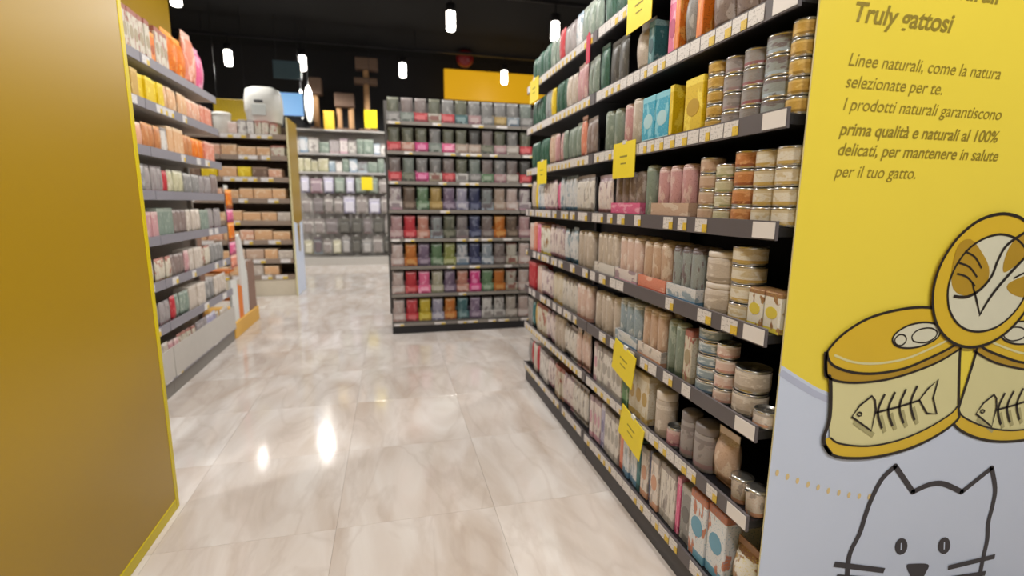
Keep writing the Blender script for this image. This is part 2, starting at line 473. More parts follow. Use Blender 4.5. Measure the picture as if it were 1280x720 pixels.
# Gondola built along local X (length), front at local y=0 facing -Y, depth to +Y.
def gondola(name, label, loc, rotz, bays, depth, height, levels, m_shelf, m_rail, m_back, m_plinth, rail_h=.045, base_z=.1, fill=(.9,), shelf_t=.03, tick_rng=(.045, .062), blank_end=False):
    g = thing(name, label, 'shelving', loc, rotz)
    x = 0
    for bi, bw in enumerate(bays):
        part('plinth', cbox(x + .0015, x + bw - .0015, .012, depth, 0, base_z), m_plinth, g)
        part('deck', cbox(x + .001, x + bw - .001, 0.002, depth, base_z, base_z + .03), m_shelf, g)
        part('back_panel', cbox(x + .001, x + bw - .001, depth, depth + .02, 0, height), m_back, g)
        for li, z in enumerate(levels):
            part('shelf', cbox(x + .003, x + bw - .003, .004, depth, z + .008, z + shelf_t), m_shelf, g)
        for li, z in enumerate([base_z - .01] + list(levels)):
            rl = part('price_rail', cbox(x + .004, x + bw - .004, -.004, .004, z, z + rail_h), m_rail, g)
            if tick_rng is None: continue
            fl = fill[min(li, len(fill) - 1)]
            px = x + .02
            while True:
                tw = random.choice((tick_rng[0], sum(tick_rng) / 2, tick_rng[1]))
                if px + tw > x + bw - (.1 if blank_end and bi == len(bays) - 1 else .008): break
                if random.random() < fl:
                    obj('price_ticket', tick_mesh(tw, rail_h * .82), rl, (px + tw / 2, -.0045, z + rail_h / 2))
                px += tw + (.004 if fl > .8 else random.choice((.004, .03, .045)))
            if blank_end and bi == len(bays) - 1:
                obj('price_ticket', BLANK, rl, (x + bw - .042, -.0045, z + rail_h / 2))['label'] = 'blank white ticket'
        x += bw
    x = 0
    for bw in [0] + list(bays):
        x += bw
        part('upright', cbox(x - .015, x + .015, depth - .03, depth, base_z + .03, height), m_shelf, g)
    return g

# ------------------------------------------------------------------ right gondola (front plane x = .86)
LV = [.375, .62, .865, 1.12, 1.37, 1.62, 1.87]
TOP = [.1301] + [z + .0301 for z in LV]
gondola('shelving_gondola', 'tall black shelving gondola stocked with small tins, beside the cat panel', (.86, 3.13, 0), -PI / 2,
        [1.09, 1.09], .52, 2.16, LV, black, rail_dark, black, dark, fill=(.95, .95, .75, .7, .75, 1, 1, .95), blank_end=True)
SHELF = ['bottom deck', 'second shelf', 'third shelf', 'fourth shelf', 'fifth shelf', 'sixth shelf', 'seventh shelf', 'top shelf']
SHAPE = {'tin': 'food tin', 'jar': 'jar', 'tube': 'tube', 'cup': 'foil-lidded cup', 'box': 'carton', 'pouch': 'pouch', 'bag': 'bag', 'carton': 'open carton'}
def size_word(kind, w, h):
    if kind == 'box': return 'slim' if w < .034 else ('tall' if h > .16 else 'squat')
    if kind == 'tin': return 'wide' if w > .082 else 'small'
    if kind in ('pouch', 'bag'): return 'slim' if w < .062 else ('large' if h > .24 else 'plump')
    return 'narrow' if w < .055 else 'stout'
FX = .872
ORD = ['first', 'second', 'third', 'fourth', 'fifth', 'sixth', 'seventh', 'eighth', 'ninth', 'tenth', 'eleventh', 'twelfth', 'thirteenth', 'fourteenth', 'fifteenth', 'sixteenth']
PEND = []          # (object, words, anchor, place, order along the shelf)
def later(o, desc, anchor, where, order): PEND.append((o, desc, anchor, where, order)); return o
def finish_labels():
    seen = {}
    for rec in PEND: seen.setdefault((rec[1], rec[3]), []).append(rec)
    for (desc, where), recs in seen.items():
        recs.sort(key=lambda r: r[4])
        for i, (o, _, anchor, _, _) in enumerate(recs):
            o['label'] = '%s, %s' % (desc, where) if len(recs) == 1 else '%s, %s such from %s, %s' % (desc, ORD[min(i, 15)], anchor, where)
STACKS = {}
POS = {2: ['lower', 'topmost'], 4: ['lowest', 'lower-middle', 'upper-middle', 'topmost'], 5: ['lowest', 'lower-middle', 'middle', 'upper-middle', 'topmost']}
def R(lv, y0, kind, n, stack, w, h, key, d=None, x=FX, extra=''):
    d = d or (w if kind in ('tin', 'jar', 'tube', 'cup') else {'box': .12, 'pouch': .03, 'bag': .07}[kind])
    for i in range(n):
        y = y0 + (i + .5) * (w + .002)
        jit = random.uniform(0, .012) if stack == 1 else random.uniform(0, .004)
        for s in range(stack):
            o = prod(kind, w, d, h, key, (x + d / 2 + jit + (random.uniform(0, .003) if s else 0), y, TOP[lv] + s * (h + .0003)), -PI / 2,
                 '', detail=y < 2.3 or kind in ('jar', 'cup'), group='%s %s on %s of black gondola' % (DESIGN[key][3], SHAPE[kind], SHELF[lv]))
            if stack > 1:
                o['label'] = '%s %s, %s in %s stack from cat panel, %s of black gondola' % (DESIGN[key][3], KNAME[kind][1], POS[stack][s], ORD[STACKS.get(lv, 0)], SHELF[lv])
            else: later(o, '%s %s %s' % (size_word(kind, w, h), DESIGN[key][3], SHAPE[kind]), 'cat panel', SHELF[lv] + ' of black gondola', y)
        if stack > 1: STACKS[lv] = STACKS.get(lv, 0) + 1
    return y0 + n * (w + .002)
def tray(lv, y0, w, key, tkey, n, th, words):
    """shelf-ready cardboard tray with upright tubes standing in it"""
    base, c2, c3, wd = DESIGN[key]
    d, t, lip = .13, .004, .055
    z = TOP[lv]
    g = thing('display_tray', 'low %s tray of %s tubes on %s of black gondola' % (wd, DESIGN[tkey][3], SHELF[lv]), 'tray', (FX + d / 2, y0 + w / 2, z), -PI / 2)
    part('tray_body', join(cbox(-w / 2, w / 2, -d / 2, -d / 2 + t, 0, lip), cbox(-w / 2, w / 2, d / 2 - t, d / 2, 0, lip * 1.6), cbox(-w / 2, -w / 2 + t, -d / 2 + t, d / 2 - t, 0, lip),
         cbox(w / 2 - t, w / 2, -d / 2 + t, d / 2 - t, 0, lip), cbox(-w / 2 + t, w / 2 - t, -d / 2 + t, d / 2 - t, 0, t)), pack(key, .18, .97), g)
    part('front_stripe', cbox(-w / 2, w / 2, -d / 2 - .0012, -d / 2, 0, lip * .3), mat('accent_' + c2, c2, .4), g)
    tw = (w - .012) / n - .001
    for i in range(n):
        y = y0 + .006 + (i + .5) * (w - .012) / n
        for row in (0, 1):
            r_ = min(tw, .058)
            o = prod('tube', r_, r_, th, tkey, (FX + .006 + r_ / 2 + row * (r_ + .003), y, z + t + .0003), -PI / 2, '', detail=row == 0,
                 group='%s tubes in %s tray on %s' % (DESIGN[tkey][3], wd, SHELF[lv]))
            o['label'] = '%s tube, %s in %s row from cat panel, %s tray %s' % (DESIGN[tkey][3], ORD[i], ('front', 'rear')[row], wd, SHELF[lv])

# bottom deck
R(0, .955, 'bag', 1, 1, .085, .17, 'wy')
R(0, 1.05, 'box', 2, 1, .078, .215, 'wn')
R(0, 1.215, 'box', 1, 1, .055, .19, 'gy')
R(0, 1.275, 'box', 1, 1, .02, .2, 'hp')
R(0, 1.30, 'box', 3, 1, .03, .2, 'ww')
R(0, 1.398, 'box', 1, 1, .05, .2, 'wo')
R(0, 1.452, 'box', 1, 1, .016, .2, 'nv')
R(0, 1.472, 'box', 1, 1, .05, .195, 'wo')
R(0, 1.526, 'box', 1, 1, .022, .2, 'tl')
R(0, 1.552, 'box', 4, 1, .03, .195, 'wb')
R(0, 1.684, 'box', 1, 1, .028, .19, 'co')
R(0, 1.716, 'box', 4, 1, .034, .2, 'ww')
R(0, 1.862, 'box', 1, 1, .036, .2, 'lv')
R(0, 1.902, 'box', 3, 1, .034, .2, 'wp')
# second shelf
R(1, .95, 'cup', 2, 1, .056, .075, 'wo')
R(1, 1.072, 'bag', 1, 1, .085, .165, 'tn')
R(1, 1.162, 'jar', 1, 1, .086, .145, 'gk')
R(1, 1.252, 'jar', 1, 1, .066, .15, 'gk')
R(1, 1.325, 'tin', 1, 1, .06, .07, 'pk')
R(1, 1.392, 'jar', 1, 1, .075, .165, 'be')
R(1, 1.50, 'box', 3, 1, .05, .185, 'wg')
R(1, 1.66, 'box', 1, 1, .05, .19, 'gn')
R(1, 1.714, 'box', 5, 1, .046, .18, 'ww')
R(1, 1.96, 'box', 1, 1, .046, .18, 'wp')
# third shelf
R(2, .947, 'tin', 1, 1, .062, .045, 'wo')
R(2, 1.012, 'tin', 1, 2, .092, .064, 'be')
R(2, 1.107, 'tin', 1, 4, .062, .043, 'pw')
R(2, 1.172, 'tin', 1, 5, .094, .039, 'bl')
R(2, 1.27, 'box', 1, 1, .04, .17, 'cw')
R(2, 1.315, 'tube', 2, 1, .05, .18, 'gg')
tray(2, 1.43, .16, 'wo', 'tn', 3, .185, 'peach')
tray(2, 1.60, .18, 'wb', 'bl', 3, .18, 'blue')
R(2, 1.79, 'tube', 4, 1, .055, .17, 'be')
# fourth shelf
R(3, .945, 'box', 2, 1, .052, .1, 'wy', d=.06)
R(3, 1.056, 'tin', 1, 4, .088, .05, 'wg')
R(3, 1.148, 'jar', 1, 2, .104, .088, 'be')
tray(3, 1.262, .16, 'wb', 'gr', 3, .175, 'blue')
tray(3, 1.43, .185, 'co', 'tn', 3, .175, 'coral')
tray(3, 1.625, .18, 'wp', 'pw', 3, .18, 'pink')
tray(3, 1.815, .2, 'ww', 'be', 4, .18, 'white')
# fifth shelf
R(4, .947, 'tin', 2, 4, .068, .046, 'wg')
R(4, 1.09, 'tin', 1, 4, .076, .047, 'te')
R(4, 1.172, 'tin', 1, 4, .066, .04, 'cr')
R(4, 1.244, 'tin', 1, 4, .07, .046, 'tn')
tray(4, 1.33, .22, 'tn', 'pk', 3, .17, 'tan')
R(4, 1.56, 'tube', 1, 1, .055, .185, 'gg')
tray(4, 1.63, .24, 'hp', 'mv', 4, .165, 'hot pink')
R(4, 1.885, 'pouch', 3, 1, .05, .17, 'wp')
# sixth shelf
R(5, .947, 'tin', 1, 5, .052, .04, 'gd')
R(5, 1.003, 'tin', 1, 4, .085, .048, 'gr')
R(5, 1.092, 'tin', 1, 4, .07, .046, 'gp')
R(5, 1.166, 'tin', 1, 4, .066, .046, 'gk')
R(5, 1.236, 'tin', 1, 5, .068, .038, 'gd')
R(5, 1.312, 'box', 1, 1, .09, .17, 'yw')
R(5, 1.452, 'box', 1, 1, .02, .17, 'yw')
R(5, 1.48, 'box', 2, 1, .085, .165, 'cy')
R(5, 1.68, 'tube', 1, 1, .066, .18, 'be')
R(5, 1.756, 'tube', 1, 1, .066, .175, 'pk')
R(5, 1.85, 'tube', 2, 1, .066, .175, 'gg')
# seventh shelf
R(6, .95, 'bag', 4, 1, .088, .2, 'mv')
R(6, 1.325, 'box', 1, 1, .03, .2, 'or')
R(6, 1.36, 'bag', 1, 1, .08, .2, 'gy')
R(6, 1.445, 'box', 1, 1, .026, .2, 'or')
R(6, 1.475, 'box', 1, 1, .045, .195, 'hp')
R(6, 1.6, 'box', 1, 1, .04, .16, 'tl')
R(6, 1.65, 'bag', 1, 1, .1, .19, 'be')
R(6, 1.82, 'pouch', 2, 1, .075, .19, 'dk')
R(6, 1.98, 'pouch', 1, 1, .08, .2, 'dg')
# top shelf
R(7, 1.3, 'bag', 3, 1, .1, .23, 'gg')
R(7, 1.62, 'bag', 2, 1, .1, .24, 'mv')
R(7, 1.83, 'pouch', 2, 1, .1, .23, 'dg')
# the far bay of every shelf
FAR = [
    [('pouch', 'ww', 4), ('pouch', 'wp', 3), ('box', 'cw', 3), ('pouch', 'wp', 3), ('box', 'ww', 4), ('pouch', 'rd', 1), ('box', 'be', 2), ('pouch', 'rd', 1), ('pouch', 'gy', 2)],
    [('pouch', 'pw', 3), ('pouch', 'ww', 4), ('tube', 'be', 3), ('pouch', 'wp', 3), ('tube', 'cw', 4), ('pouch', 'gd', 1), ('pouch', 'tl', 1), ('box', 'gy', 2)],
    [('tube', 'pw', 3), ('tube', 'ww', 4), ('tube', 'wg', 3), ('pouch', 'wp', 4), ('tube', 'pw', 2), ('box', 'rd', 3)],
    [('tube', 'be', 3), ('pouch', 'wb', 3), ('pouch', 'wp', 4), ('tube', 'wy', 3), ('box', 'hp', 1), ('box', 'co', 1), ('box', 'pw', 2)],
    [('pouch', 'ww', 4), ('pouch', 'wb', 4), ('pouch', 'hp', 1), ('pouch', 'wp', 4), ('pouch', 'wb', 2), ('pouch', 'yw', 1), ('pouch', 'be', 2)],
    [('pouch', 'mv', 2), ('pouch', 'co', 1), ('pouch', 'gg', 4), ('pouch', 'pk', 2), ('pouch', 'tn', 2), ('pouch', 'dg', 6)],
    [('pouch', 'gg', 2), ('pouch', 'pk', 2), ('pouch', 'be', 2), ('pouch', 'dg', 3), ('pouch', 'yw', 1), ('pouch', 'gr', 2), ('pouch', 'dg', 4)],
    [('pouch', 'gg', 3), ('pouch', 'wb', 1), ('pouch', 'gk', 2), ('pouch', 'rd', 1), ('pouch', 'gg', 2), ('pouch', 'dg', 5)],
]
for lv, seq in enumerate(FAR):
    tot = sum(n for _, _, n in seq); y = 2.075
    w = 1.03 / tot - .002
    for kind, key, n in seq:
        h = {'pouch': .185, 'tube': .17, 'box': .18}[kind] + random.uniform(-.01, .015)
        ww = w if kind != 'tube' else min(w, .066)
        if kind == 'tube':
            for i in range(n): R(lv, y + i * (w + .002), 'tube', 1, 1, ww, round(h, 2), key)
            y += n * (w + .002)
        else: y = R(lv, y, kind, n, 1, round(w, 3), round(h, 2), key)

# hot pink hanging strip on the top rail and yellow cards clipped to the rails
st = thing('clip_strip', 'narrow red plastic strip hanging from top rail of tall black gondola', 'clip strip', (.852, 2.12, 1.80), -PI / 2)
part('strip', cbox(-.018, .018, -.004, 0, 0, .115), mat('strip_red', 'c22848', .4), st)
part('hook', cbox(-.006, .006, -.002, .003, .115, .125), mat('strip_red', 'c22848', .4), st)
CARDS = [(1.665, 1.80, 0, 'top rail beside the mauve brown bags'), (2.95, 1.795, 0, 'top rail at the end by the sachet shelves'),
         (1.73, 1.297, 0, 'sixth shelf rail above the hot pink tray'), (2.765, 1.31, 0, 'sixth shelf rail above the white pouches'),
         (1.665, .535, 11, 'third shelf rail under the blue tray'), (1.58, .295, 12, 'second shelf rail above the slim cartons')]
prn = mat('card_print', '8f8420', .6)
for y, z, tilt, where in CARDS:
    c = thing('promo_card', 'yellow promo card clipped to %s' % where, 'card', (.8515, y, z), -PI / 2, 'yellow promo cards on the tall black gondola')
    c.rotation_euler = (0, math.radians(tilt), -PI / 2)
    part('card', cbox(-.088, .088, -.0035, -.001, 0, .13), cardyellow, c)
    part('clip', cbox(-.012, .012, -.0045, .003, .122, .136), mat('clear_clip', 'd8d8d4', .2), c)
    part('print', join(cbox(-.03, .03, -.0041, -.0034, .075, .081), cbox(-.022, .022, -.0041, -.0034, .05, .055)), prn, c)

# ------------------------------------------------------------------ cat panel closing the near end of the gondola
PY = .93
def ycoord(k): return PY - .0003 - .0004 * k
def smoothpts(pts, closed=False, sub=5):
    P = [Vector((p[0], p[1])) for p in pts]; n = len(P); out = []
    rng = range(n) if closed else range(n - 1)
    for i in rng:
        g = lambda k: P[k % n] if closed else P[max(0, min(n - 1, k))]
        p0, p1, p2, p3 = g(i - 1), g(i), g(i + 1), g(i + 2)
        for s in range(sub):
            t = s / sub
            out.append(.5 * ((2 * p1) + (p2 - p0) * t + (2 * p0 - 5 * p1 + 4 * p2 - p3) * t * t + (3 * p1 - p0 - 3 * p2 + p3) * t ** 3))
    if not closed: out.append(P[-1])
    return out
from mathutils.geometry import tessellate_polygon
def fill2(pts, k, z=.0004):
    y = ycoord(k)
    V = [(p[0], y, p[1]) for p in pts]
    T = tessellate_polygon([[Vector((p[0], p[1], 0)) for p in pts]])
    F = []
    for t in T:
        a, b, c = (Vector(pts[i][:2]) for i in t)
        F.append(tuple(t) if (b - a).cross(c - a) > 0 else (t[0], t[2], t[1]))
    return V, F
def ribbon(pts, w, k, closed=False, taper=False):
    y = ycoord(k); V, F = [], []; n = len(pts)
    for i, p in enumerate(pts):
        a = pts[(i - 1) % n] if closed or i else pts[i]; b = pts[(i + 1) % n] if closed or i < n - 1 else pts[i]
        t = (Vector(b) - Vector(a)); t = t.normalized() if t.length else Vector((1, 0))
        nn = Vector((-t.y, t.x)); ww = w
        if taper: ww = w * (.35 + .65 * math.sin(PI * i / (n - 1)) ** .6)
        q = Vector(p) + nn * ww / 2; r = Vector(p) - nn * ww / 2
        V += [(q.x, y, q.y), (r.x, y, r.y)]
    for i in range(n if closed else n - 1):
        j = (i + 1) % n
        F.append((2 * i, 2 * i + 1, 2 * j + 1, 2 * j))
    return V, F
ART = {
    'cat_outline': [(1.178,0.182),(1.172,0.248),(1.176,0.286),(1.197,0.334),(1.207,0.383),(1.22,0.431),(1.246,0.486),(1.285,0.518),(1.362,0.432),(1.416,0.446),(1.47,0.441),(1.544,0.406),(1.644,0.467),(1.674,0.398),(1.677,0.344),(1.673,0.289),(1.682,0.232),(1.68,0.169),(1.68,0.083)],
    'eyeL': [(1.352,0.293),(1.362,0.288),(1.37,0.278),(1.374,0.266),(1.374,0.254),(1.369,0.245),(1.361,0.241),(1.351,0.241),(1.341,0.247),(1.333,0.257),(1.329,0.269),(1.329,0.28),(1.334,0.289),(1.342,0.294)],
    'eyeR': [(1.513,0.269),(1.524,0.263),(1.532,0.253),(1.537,0.24),(1.537,0.228),(1.533,0.219),(1.524,0.214),(1.513,0.215),(1.503,0.221),(1.494,0.231),(1.49,0.243),(1.49,0.255),(1.494,0.264),(1.503,0.269)],
    'slitL': [(1.349,0.279),(1.352,0.257)],
    'slitR': [(1.511,0.254),(1.515,0.23)],
    'nose': [(1.383,0.202),(1.401,0.204),(1.463,0.191),(1.462,0.168),(1.435,0.131),(1.398,0.173)],
    'whiskers': [[(1.125,0.254),(1.303,0.201)],[(1.138,0.213),(1.305,0.17)],[(1.544,0.165),(1.727,0.169)],[(1.56,0.126),(1.701,0.117)]],
    'dots': [(0.909,0.548),(0.941,0.533),(0.973,0.518),(1.007,0.503),(1.04,0.49),(1.074,0.476),(1.109,0.465),(1.143,0.454),(1.178,0.446),(1.212,0.439),(1.692,0.437),(1.729,0.446),(1.766,0.457)],
    'can_lid': [(1.013,0.846),(1.02,0.866),(1.057,0.899),(1.122,0.931),(1.206,0.948),(1.287,0.952),(1.355,0.941),(1.412,0.911),(1.444,0.878),(1.432,0.857),(1.404,0.839),(1.33,0.813),(1.257,0.793),(1.168,0.787),(1.094,0.796),(1.034,0.818)],
    'can_rim': [(1.009,0.846),(1.017,0.798),(1.047,0.778),(1.113,0.767),(1.208,0.768),(1.297,0.783),(1.379,0.806),(1.45,0.84),(1.445,0.878),(1.432,0.857),(1.404,0.839),(1.33,0.813),(1.257,0.793),(1.168,0.787),(1.094,0.796),(1.034,0.818)],
    'can_body': [(1.031,0.79),(1.054,0.627),(1.087,0.607),(1.178,0.59),(1.277,0.595),(1.368,0.618),(1.443,0.651),(1.465,0.672),(1.437,0.834),(1.379,0.806),(1.297,0.783),(1.208,0.768),(1.113,0.767),(1.047,0.778)],
    'can_foot': [(1.039,0.616),(1.061,0.584),(1.115,0.565),(1.207,0.557),(1.314,0.568),(1.406,0.594),(1.472,0.635),(1.468,0.672),(1.443,0.651),(1.368,0.618),(1.277,0.595),(1.178,0.59),(1.087,0.607),(1.051,0.628)],
    'can_side': [(1.007,0.855),(1.016,0.795),(1.031,0.782),(1.044,0.684),(1.034,0.635),(1.039,0.609),(1.063,0.581)],
    'can_edge': [(1.039,0.609),(1.063,0.581),(1.115,0.564),(1.207,0.556),(1.314,0.566),(1.406,0.593),(1.474,0.633),(1.469,0.672),(1.44,0.834),(1.446,0.875)],
    'tab': [(1.36,0.891),(1.361,0.881),(1.355,0.87),(1.341,0.861),(1.322,0.854),(1.299,0.849),(1.275,0.847),(1.252,0.848),(1.232,0.852),(1.217,0.859),(1.209,0.868),(1.208,0.878),(1.215,0.888),(1.228,0.897),(1.247,0.905),(1.269,0.91),(1.293,0.912),(1.316,0.911),(1.336,0.907),(1.352,0.9)],
    'tab_ring': [(1.35,0.884),(1.35,0.876),(1.344,0.869),(1.333,0.863),(1.319,0.859),(1.303,0.859),(1.288,0.861),(1.276,0.865),(1.27,0.872),(1.269,0.879),(1.275,0.887),(1.286,0.893),(1.3,0.896),(1.316,0.897),(1.331,0.895),(1.343,0.89)],
    'tab_dot': [(1.249,0.877),(1.252,0.868),(1.248,0.861),(1.239,0.856),(1.227,0.857),(1.218,0.863),(1.215,0.872),(1.219,0.879),(1.228,0.884),(1.24,0.883)],
    'fish_head': [(1.112,0.677),(1.133,0.706),(1.167,0.728),(1.179,0.715),(1.186,0.689),(1.181,0.632)],
    'fish_eye': [(1.143,0.682),(1.141,0.678),(1.136,0.677),(1.13,0.679),(1.128,0.683),(1.129,0.686),(1.134,0.687),(1.14,0.685)],
    'fish_spine': [(1.186,0.681),(1.253,0.689),(1.328,0.702)],
    'fish_ribs': [[(1.208,0.729),(1.193,0.683),(1.215,0.635)],[(1.241,0.732),(1.226,0.686),(1.249,0.638)],[(1.276,0.737),(1.262,0.69),(1.285,0.642)],[(1.312,0.743),(1.298,0.696),(1.321,0.647)]],
    'fish_tail': [(1.326,0.703),(1.35,0.732),(1.38,0.754),(1.373,0.704),(1.395,0.657),(1.36,0.662)],
    'ring': [(1.565,1.175),(1.593,1.162),(1.618,1.145),(1.639,1.124),(1.656,1.099),(1.668,1.071),(1.674,1.04),(1.675,1.009),(1.669,0.978),(1.658,0.948),(1.642,0.919),(1.62,0.894),(1.595,0.873),(1.566,0.856),(1.535,0.844),(1.503,0.838),(1.47,0.837),(1.439,0.842),(1.409,0.852),(1.383,0.867),(1.359,0.886),(1.34,0.908),(1.326,0.934),(1.317,0.961),(1.312,0.99),(1.313,1.02),(1.319,1.049),(1.33,1.076),(1.346,1.102),(1.365,1.126),(1.389,1.146),(1.415,1.163),(1.444,1.175),(1.474,1.182),(1.505,1.185),(1.535,1.182)],
    'ring_in': [(1.56,1.123),(1.585,1.11),(1.607,1.092),(1.624,1.071),(1.635,1.046),(1.641,1.02),(1.64,0.992),(1.633,0.965),(1.619,0.94),(1.6,0.919),(1.577,0.901),(1.55,0.887),(1.52,0.88),(1.491,0.878),(1.461,0.882),(1.434,0.891),(1.41,0.905),(1.39,0.924),(1.374,0.946),(1.365,0.97),(1.36,0.995),(1.362,1.021),(1.37,1.047),(1.383,1.07),(1.4,1.091),(1.422,1.108),(1.448,1.121),(1.475,1.129),(1.504,1.133),(1.533,1.13)],
    'curl1': [(1.37,1.105),(1.407,1.122),(1.451,1.09),(1.487,1.049),(1.49,1.012),(1.46,0.983),(1.42,0.977),(1.378,0.995),(1.363,1.041)],
    'curl2': [(1.537,1.072),(1.554,1.112),(1.601,1.137),(1.64,1.134),(1.656,1.105),(1.608,1.07),(1.56,1.039),(1.539,1.037)],
    'curl3': [(1.565,1.003),(1.62,1.023),(1.677,1.027),(1.702,0.996),(1.676,0.967),(1.619,0.966),(1.574,0.982)],
    'swirl1': [(1.382,0.977),(1.428,0.974),(1.47,0.992),(1.501,1.026),(1.513,1.066),(1.536,1.106),(1.6,1.141),(1.637,1.147)],
    'swirl2': [(1.648,1.105),(1.616,1.079),(1.569,1.036),(1.525,0.99),(1.498,0.952),(1.482,0.921)],
    'tick': [(1.437,1.01),(1.46,0.969),(1.483,0.925)],
    'arcs': [[(1.379,1.063),(1.419,1.051),(1.451,1.024)],[(1.381,1.035),(1.417,1.025),(1.449,1.001)],[(1.395,1.091),(1.432,1.076),(1.461,1.047)],[(1.581,1.018),(1.626,1.034),(1.673,1.039)]],
    'wave': [(0.896,0.822),(0.962,0.783),(1.025,0.751)],
}

ink = mat('dark_ink', '38353a', .55)
ink2 = mat('black_ink', '221a14', .5)
p_yellow = mat('panel_yellow_print', 'ead548', .38, noise=.02, nscale=4)
p_white = mat('panel_white_print', 'c9d4e8', .38, noise=.02, nscale=4)
p_wshade = mat('panel_pale_grey_print', 'b3bbd2', .38)
p_can = mat('can_yellow_print', 'd9b62c', .4, nscale=6)
p_candark = mat('can_mustard_print', 'b08c22', .4)
p_cream = mat('can_cream_print', 'd8d29c', .4, nscale=6)
p_pale = mat('can_pale_print', 'd6d4bc', .4)
p_olive = mat('text_olive_ink', '8f7d22', .55)
p_dot = mat('dot_tan_print', 'dcc48c', .5)

panel = thing('cat_end_panel', 'large printed end panel with yellow top, food cans and a line-drawn cat', 'panel', (0, 0, 0))
PX0, PX1, PZ1 = .887, 1.99, 2.3
part('board', cbox(PX0, PX1, PY, PY + .004, .0, PZ1, .0005), mat('panel_edge', 'd8cfa0', .45), panel)
W = smoothpts([(PX0, .828), (.962, .783), (1.025, .751), (1.2, .685), (1.44, .655), (1.68, .685), (1.86, .751), (1.925, .783), (PX1, .828)], sub=4)
part('yellow_field', fill2([(PX0, PZ1)] + [(PX0, .828)] + W[1:] + [(PX1, PZ1)], 0), p_yellow, panel)
part('white_field', fill2(W + [(PX1, .001), (PX0, .001)], 0), p_white, panel)
part('wave_shade', ribbon([(p[0], p[1] - .018) for p in W], .016, 1), p_wshade, panel)

def draw_can(dx, dz, mirror, base):
    def T(pts):
        return [((2.893 - x if mirror else x) + dx, z + dz) for x, z in pts]
    A = ART; S = lambda k, c=True: smoothpts(T(A[k]), c, 4)
    can = part('printed_can', fill2(S('can_body'), base), p_cream, panel, label='drawn food can with cream body and fish bone')
    part('can_lid', fill2(S('can_lid'), base + 1), p_can, can)
    part('can_rim', fill2(S('can_rim'), base + 2), p_candark, can)
    part('can_foot', fill2(S('can_foot'), base + 2), p_can, can)
    part('tab', fill2(S('tab'), base + 3), p_pale, can)
    lines = [ribbon(S('can_lid'), .007, base + 4, True), ribbon(S('can_side', False), .011, base + 4), ribbon(S('can_edge', False), .008, base + 4),
             ribbon(S('tab'), .005, base + 4, True), ribbon(S('tab_ring'), .004, base + 4, True), ribbon(S('tab_dot'), .004, base + 4, True)]
    rim = T(A['can_rim'][:8]); lines.append(ribbon(smoothpts(rim, False, 4), .006, base + 4))
    ft = T(A['can_body'][1:8]); lines.append(ribbon(smoothpts(ft, False, 4), .005, base + 4))
    part('outline', join(*lines), ink2, can)
    hl = [(x, z - .012) for x, z in T(A['can_lid'][8:16])]
    part('highlight', ribbon(smoothpts([(x, z + .026) for x, z in T(A['can_lid'][10:16])], False, 4), .006, base + 3), p_cream, can)
    fx = .43 if mirror else 0
    F_ = lambda pts: [(x + fx + (dx if not mirror else 0), z + (dz if not mirror else dz - .02)) for x, z in pts]
    fish = [ribbon(F_(A['fish_head']), .006, base + 5, True), ribbon(F_(A['fish_eye']), .004, base + 5, True), ribbon(F_(A['fish_spine']), .006, base + 5),
            ribbon(F_(A['fish_tail']), .006, base + 5, True)] + [ribbon(smoothpts(F_(r), False, 3), .007, base + 5) for r in A['fish_ribs']]
    part('fish_bone', join(*fish), ink2, can)
    part('fish_shade', join(*[ribbon([(x + .012, z - .012) for x, z in F_(r)][1:], .012, base + 3) for r in A['fish_ribs']],
                            ribbon([(x + .01, z - .014) for x, z in F_(A['fish_head'][:1] + A['fish_head'][5:])], .014, base + 3)), mat('can_shade_print', 'aaa474', .5), can)
draw_can(.05, -.015, True, 2)
draw_can(0, 0, False, 9)
rg = part('printed_open_can', fill2(smoothpts(ART['ring'], True, 2), 16), p_can, panel, label='drawn open can with curled lid')
part('inside', fill2(smoothpts(ART['ring_in'], True, 2), 17), p_pale, rg)
part('lid_curl', join(fill2(smoothpts(ART['curl1'], True, 3), 18), fill2(smoothpts(ART['curl2'], True, 3), 18), fill2(smoothpts(ART['curl3'], True, 3), 18)), p_candark, rg)
part('outline', join(ribbon(smoothpts(ART['ring'], True, 2), .008, 19, True), ribbon(smoothpts(ART['ring_in'], True, 2), .006, 19, True), ribbon(smoothpts(ART['swirl1'], False, 4), .008, 20),
     ribbon(smoothpts(ART['swirl2'], False, 4), .009, 20, taper=True), ribbon(smoothpts(ART['tick'], False, 4), .006, 20, taper=True),
     *[ribbon(smoothpts(a, False, 4), .005, 20) for a in ART['arcs']]), ink2, rg)
# line-drawn cat
co = ART['cat_outline']
ends = (0, 7, 8, 11, 12, 18)
segs = [smoothpts(co[a:b + 1], False, 5) for a, b in zip(ends[:-1], ends[1:])]
catp = part('printed_cat', join(*[ribbon(s, .016, 3) for s in segs], *[fill2([(p[0] + .008 * math.cos(a * PI / 5), p[1] + .008 * math.sin(a * PI / 5)) for a in range(10)], 3) for p in (co[7], co[8], co[11], co[12])],
     ribbon(smoothpts([co[0], (co[0][0] + .03, .075), (1.45, .04), (co[18][0] - .03, .075), co[18]], False, 6), .016, 3)), ink, panel, label='drawn cat face in dark grey line')
part('eye', fill2(ART['eyeL'], 3), ink, catp); part('eye', fill2(ART['eyeR'], 3), ink, catp)
part('eye_glint', ribbon(ART['slitL'], .004, 4), p_white, catp); part('eye_glint', ribbon(ART['slitR'], .004, 4), p_white, catp)
part('nose', fill2(smoothpts(ART['nose'], True, 4), 3), ink, catp)
for wk in ART['whiskers']: part('whisker', ribbon(wk, .016, 4), ink, catp)
D = ART['dots']; mir = [(2.947 - x, z) for x, z in D[:8]]
